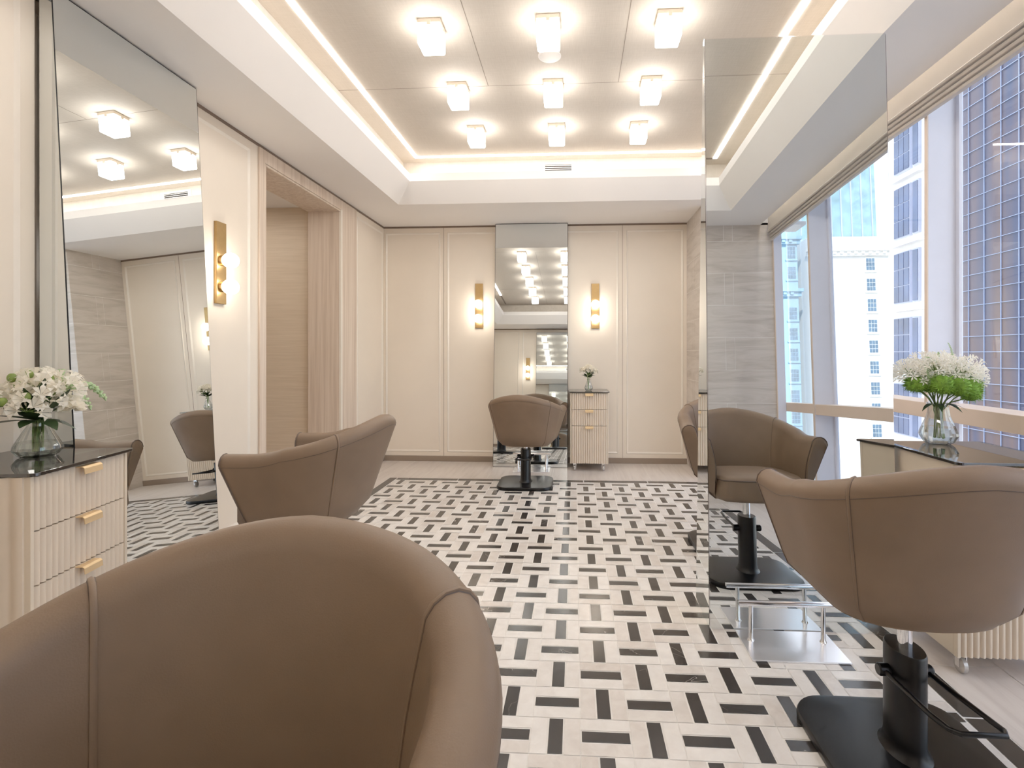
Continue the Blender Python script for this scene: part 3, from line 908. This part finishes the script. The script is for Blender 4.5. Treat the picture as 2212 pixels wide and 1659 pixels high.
# right bouquet (window cabinet)
rng = random.Random(3)
vx, vy, vz = 1.535, 2.285, .766
make_vase('clear cut glass vase of green stems on the cabinet under the window', vx, vy, vz, .172, .070, .036)
bq = thing('flower_bouquet', 'large bouquet of white agapanthus over fuzzy green balls in front of the window', 'flowers', (vx, vy, vz+.17), 0)
tops = []
for x, y, z, r in ((-.115, -.01, .125, .056), (-.05, -.05, .150, .058), (.02, -.055, .135, .06), (.085, -.03, .145, .058), (.125, .0, .115, .052), (-.03, .04, .165, .055), (.06, .05, .16, .055), (-.09, .05, .14, .05), (.0, 0, .16, .05)):
    umbel(bq, (x, y, z-.012), r*1.0, rng, 26, .022, .0036, .35); tops.append((x*.9, y*.9, z))
for x, y, z, r in ((-.105, -.04, .050, .040), (-.04, -.085, .055, .052), (.025, -.09, .045, .05), (.075, -.075, .022, .046), (.118, -.03, .05, .038), (0, .05, .05, .05), (.06, .05, .04, .045), (-.07, .04, .05, .045)):
    fuzz(bq, (x, y, z+.028), r*1.08, rng); tops.append((x*.8, y*.8, z))
for p0, p1, p2 in (((.03, -.02, .13), (.06, -.02, .20), (.025, -.02, .255)), ((-.08, -.06, .06), (-.075, -.07, .11), (-.10, -.07, .155)), ((-.03, -.03, .16), (-.04, -.03, .19), (-.075, -.03, .195)), ((.0, 0, .16), (.005, 0, .2), (.0, 0, .215))):
    spike(bq, p0, p1, p2, .006, rng, 'bud')
for dx, dy in ((-.9, -.4), (.8, -.5), (.3, -.9), (-.4, -.8), (.9, .1)):
    leaf(bq, (dx*.02, dy*.02, -.005), (dx, dy, .35), .085, .011, .055, 'leaf', rng)
stems(bq, tops, (0, 0, -.16), rng)

# left bouquet
rng = random.Random(5)
lx, ly, lz = -1.80, 1.64, .80
make_vase('clear cut glass vase on the dark glass cabinet top beside the leaning mirror', lx, ly, lz, .125, .066, .028)
bq = thing('flower_bouquet', 'bouquet of white star flowers, snapdragons and green berries beside the leaning mirror', 'flowers', (lx, ly, lz+.12), 0)
tops = []
for x, y, z, r in ((-.02, -.03, .075, .042), (.045, -.04, .07, .045), (.02, -.02, .115, .042), (-.035, .03, .11, .045), (.055, .03, .10, .042), (.03, -.06, .035, .034), (.0, .07, .075, .04), (-.06, -.05, .06, .04)):
    umbel(bq, (x, y, z), r, rng, 10, .029, .0078, .1); tops.append((x*.8, y*.8, z))
for x, y, z, r in ((.03, .075, .05, .032), (.065, .05, .035, .03)):
    b = MB()
    for k in range(26):
        a = k*2.4; q = r*math.sqrt(k/26)
        petal_head(b, (x+q*cos(a), y+q*sin(a), z+.01*cos(k)), (cos(a)*.5, sin(a)*.5, .8), r, 5, .020, .010, rng, 0, .6)
    b.build('ruffled_flower', M['petal'], bq, recalc=False); tops.append((x, y, z))
for p0, p1, p2 in (((.03, .05, .08), (.03, .13, .16), (.06, .19, .05)), ((.02, .06, .10), (.01, .10, .15), (.05, .14, .02)), ((0, .04, .10), (.0, .06, .15), (0, .085, .165)), ((0, .05, .08), (-.02, .10, .14), (-.03, .15, .14))):
    spike(bq, p0, p1, p2, .019, rng, 'bud', True, 36)
for x, y, z in ((-.03, -.055, .145), (.0, -.03, .155), (-.06, -.02, .14), (.03, .01, .14), (.04, -.075, .085), (-.05, -.09, .10), (-.01, -.10, .07), (.0, -.06, .12)):
    b = MB(); b.sphere((x, y, z), .013, 12, 8, 0, (1, 1, 1.2)); b.build('berry', M['berry'], bq, smooth=True); tops.append((x, y, z))
for dx, dy, dz, L, dr in ((.5, -.9, .25, .12, .04), (-.3, -.95, .2, .13, .03), (.9, -.3, .2, .10, .05), (.1, -.9, .6, .13, .02), (-.6, -.5, .7, .13, .0), (.7, .4, .1, .09, .05), (.3, -.6, .9, .14, 0), (.1, -.95, .35, .15, .02), (-.2, -.9, .8, .16, 0), (.6, -.8, .5, .12, .02), (.8, .1, .9, .14, 0), (-.1, .3, 1.2, .17, 0), (.5, -.3, 1.1, .16, 0)):
    leaf(bq, (dx*.012, dy*.012, .002), (dx, dy, dz), L, .022, dr, 'leaf', rng)
stems(bq, tops, (0, 0, -.115), rng, .008)

# back bouquet
rng = random.Random(8)
kx, ky, kz = .137, 5.20, .779
make_vase('small clear glass vase on the ribbed cabinet at the back wall', kx, ky, kz, .118, .042, .016)
bq = thing('flower_bouquet', 'small bouquet of white flowers and dark leaves on the back wall cabinet', 'flowers', (kx, ky, kz+.113), 0)
tops = []
for x, y, z, r in ((-.02, -.02, .09, .024), (.02, -.03, .095, .026), (0, .0, .11, .024), (-.045, 0, .08, .02), (.045, -.01, .075, .022)):
    umbel(bq, (x*1.2, y, z), r*1.15, rng, 16, .019, .007, .1); tops.append((x, y, z))
for k in range(26):
    a = k*2.4; q = .02+.05*rng.random()
    leaf(bq, (q*.5*cos(a), q*.5*sin(a), .01+.035*rng.random()), (cos(a), sin(a), rng.uniform(.2, 1.3)), .056, .013, .012, 'leaf' if k % 3 else 'leaf_mid', rng)
stems(bq, tops, (0, 0, -.108), rng, .006)

# ---------------------------------------------------------------- buildings across the street
st = MB(); st.quad((2.5, -140, -14), (90, -140, -14), (90, 90, -14), (2.5, 90, -14))
struct(st.build('street', M['street'], recalc=False))
# blue gridded tower, its face parallel to our windows
tw = thing('office_tower', 'dark blue glass tower with a pale grid of lines outside the near window', 'building', (17, 19, -14))
b = MB(); b.box(0, 12, -7, 5.3, 0, 60); b.build('glass_wall', M['tower'], tw)
for k in range(62):
    z = 6+.66*k
    if z > 45: break
    b = MB(); b.box(-.04, .0, -7, 5.3, z-.010, z+.010); b.build('horizontal_line', M['towerline'], tw)
for k in range(15):
    y = 5.25-.85*k
    b = MB(); b.box(-.04, .0, y-.011, y+.011, 0, 60); b.build('vertical_line', M['towerline'], tw)
# white building with bay windows
wb = thing('stone_building', 'white sunlit building with dark tall bay windows between the window posts', 'building', (17.3, 25.9, -14))
b = MB(); b.box(.0, 10, -.6, 9, 0, 60); b.build('facade', M['stonewhite'], wb)
for k in range(11):
    z = 4+3.45*k
    f_ = MB(); f_.box(-.14, 0, 1.72, 3.07, z, z+2.7); fr = f_.build('window', M['mullwhite'], wb)
    for q in range(3):
        for h in range(3):
            p = MB(); p.box(-.17, -.141, 1.78+q*.43, 2.15+q*.43, z+.07+h*.88, z+.90+h*.88); p.build('window_pane', M['bayglass'], fr)
    f_ = MB(); f_.box(-.14, 0, 1.05, 1.52, z, z+2.7); fr = f_.build('window', M['mullwhite'], wb)
    p = MB(); p.box(-.17, -.141, 1.10, 1.47, z+.07, z+2.63); p.build('window_pane', M['bayglass'], fr)
    p = MB(); p.box(-.30, 0, .8, 3.3, z-.42, z-.3); p.build('ledge', M['stonewhite'], wb)
# stone towers far down the street, one coloured as shaded, one as sunlit (seen in the freestanding mirror)
def stone_tower(label, x0, x1, y, H, cols, mwall, cornice):
    t = thing('stone_building', label, 'building', (x0, y, -14), 0, 'stone buildings down the street')
    b = MB(); b.box(0, x1-x0, -12, 0, 0, H); b.build('facade', M[mwall], t)
    for z in cornice:
        b = MB(); b.box(-.5, x1-x0+.5, 0, .9, z, z+.5); b.box(-.3, x1-x0+.3, 0, .5, z-.7, z)
        for k in range(int((x1-x0)/1.1)): b.box(k*1.1+.2, k*1.1+.7, .0, .75, z-.45, z)
        b.build('cornice', M[mwall], t)
    for cx in cols:
        z = H-5.5
        while z > 3:
            if not any(abs(z+1-c_) < 1.6 for c_ in cornice):
                f_ = MB(); f_.box(cx-.75, cx+.75, 0, .10, z-.2, z+2.2); f_.box(cx-.95, cx+.95, 0, .25, z-.35, z-.15)
                fr = f_.build('window', M[mwall], t)
                p = MB()
                for a in (-.65, -.2, .25):
                    for h in (0, .66, 1.32): p.box(cx+a, cx+a+.40, .101, .13, z+h, z+h+.60)
                p.build('window_pane', M['winblue'], fr)
            z -= 3.3
    return t
stone_tower('shaded stone building tinted pale blue with small sash windows, reflected in the freestanding mirror', 27.5, 35.8, -80, 42, (2.4, 7.3), 'stone_shaded', (39.5, 31))
stone_tower('sunlit white stone building with a heavy cornice, reflected in the freestanding mirror', 37.6, 50, -80, 40, (1.6, 9.5), 'stonewhite', (37.5, ))
gt = thing('office_tower', 'teal glass tower rising above the white stone building', 'building', (41.5, -96, -14))
b = MB(); b.box(0, 16, -8, 0, 0, 70); b.build('glass_wall', M['teal'], gt)
for k in range(9):
    b = MB(); b.box(k*1.9-.12, k*1.9+.12, 0, .2, 0, 70); b.build('vertical_line', M['mullwhite'], gt)

# ---------------------------------------------------------------- light, sky
wd = bpy.data.worlds.new('World'); scn.world = wd; wd.use_nodes = True
nt = wd.node_tree; bg = nt.nodes['Background']
sk = nt.nodes.new('ShaderNodeTexSky'); sk.sky_type = 'NISHITA'; sk.sun_disc = False
sk.sun_elevation = R(48); sk.sun_rotation = R(160); sk.altitude = 100; sk.dust_density = 1.5
mxs = nt.nodes.new('ShaderNodeMix'); mxs.data_type = 'RGBA'; mxs.inputs['Factor'].default_value = .72
mxs.inputs['B'].default_value = (2.0, 2.0, 2.0, 1)
nt.links.new(sk.outputs[0], mxs.inputs['A']); nt.links.new(mxs.outputs['Result'], bg.inputs['Color']); bg.inputs['Strength'].default_value = .6
su = bpy.data.lights.new('sun', 'SUN'); su.energy = 3.8; su.angle = R(1); su.color = (1, .96, .9)
so = bpy.data.objects.new('sun', su); COL.objects.link(so)
so.rotation_euler = Vector((.28, -.80, -.62)).to_track_quat('-Z', 'Y').to_euler()
so.location = (0, 30, 40)

# ---------------------------------------------------------------- camera
F, YAW, CX, CY, HC = 1119.5, .0573, 1177.7, 765.0, 1.1423
cd = bpy.data.cameras.new('camera'); cam = bpy.data.objects.new('camera', cd); COL.objects.link(cam)
cd.sensor_fit = 'HORIZONTAL'; cd.sensor_width = 36; cd.lens = 36*F/2212
cd.shift_x = (1106-CX)/2212; cd.shift_y = (CY-829.5)/2212
cd.clip_start = .02; cd.clip_end = 500
cam.location = (0, 0, HC); cam.rotation_euler = (PI/2, 0, YAW)
scn.camera = cam

scn.view_settings.view_transform = 'Standard'
scn.view_settings.look = 'None'
scn.view_settings.exposure = 0.66
scn.view_settings.gamma = 1.17
cy_ = scn.cycles
cy_.max_bounces = 10; cy_.diffuse_bounces = 5; cy_.glossy_bounces = 6; cy_.transparent_max_bounces = 16
cy_.caustics_reflective = True; cy_.blur_glossy = .5; cy_.caustics_refractive = False
cy_.sample_clamp_indirect = 6
cy_.use_denoising = True
cy_.use_adaptive_sampling = True; cy_.adaptive_threshold = .08; cy_.adaptive_min_samples = 16
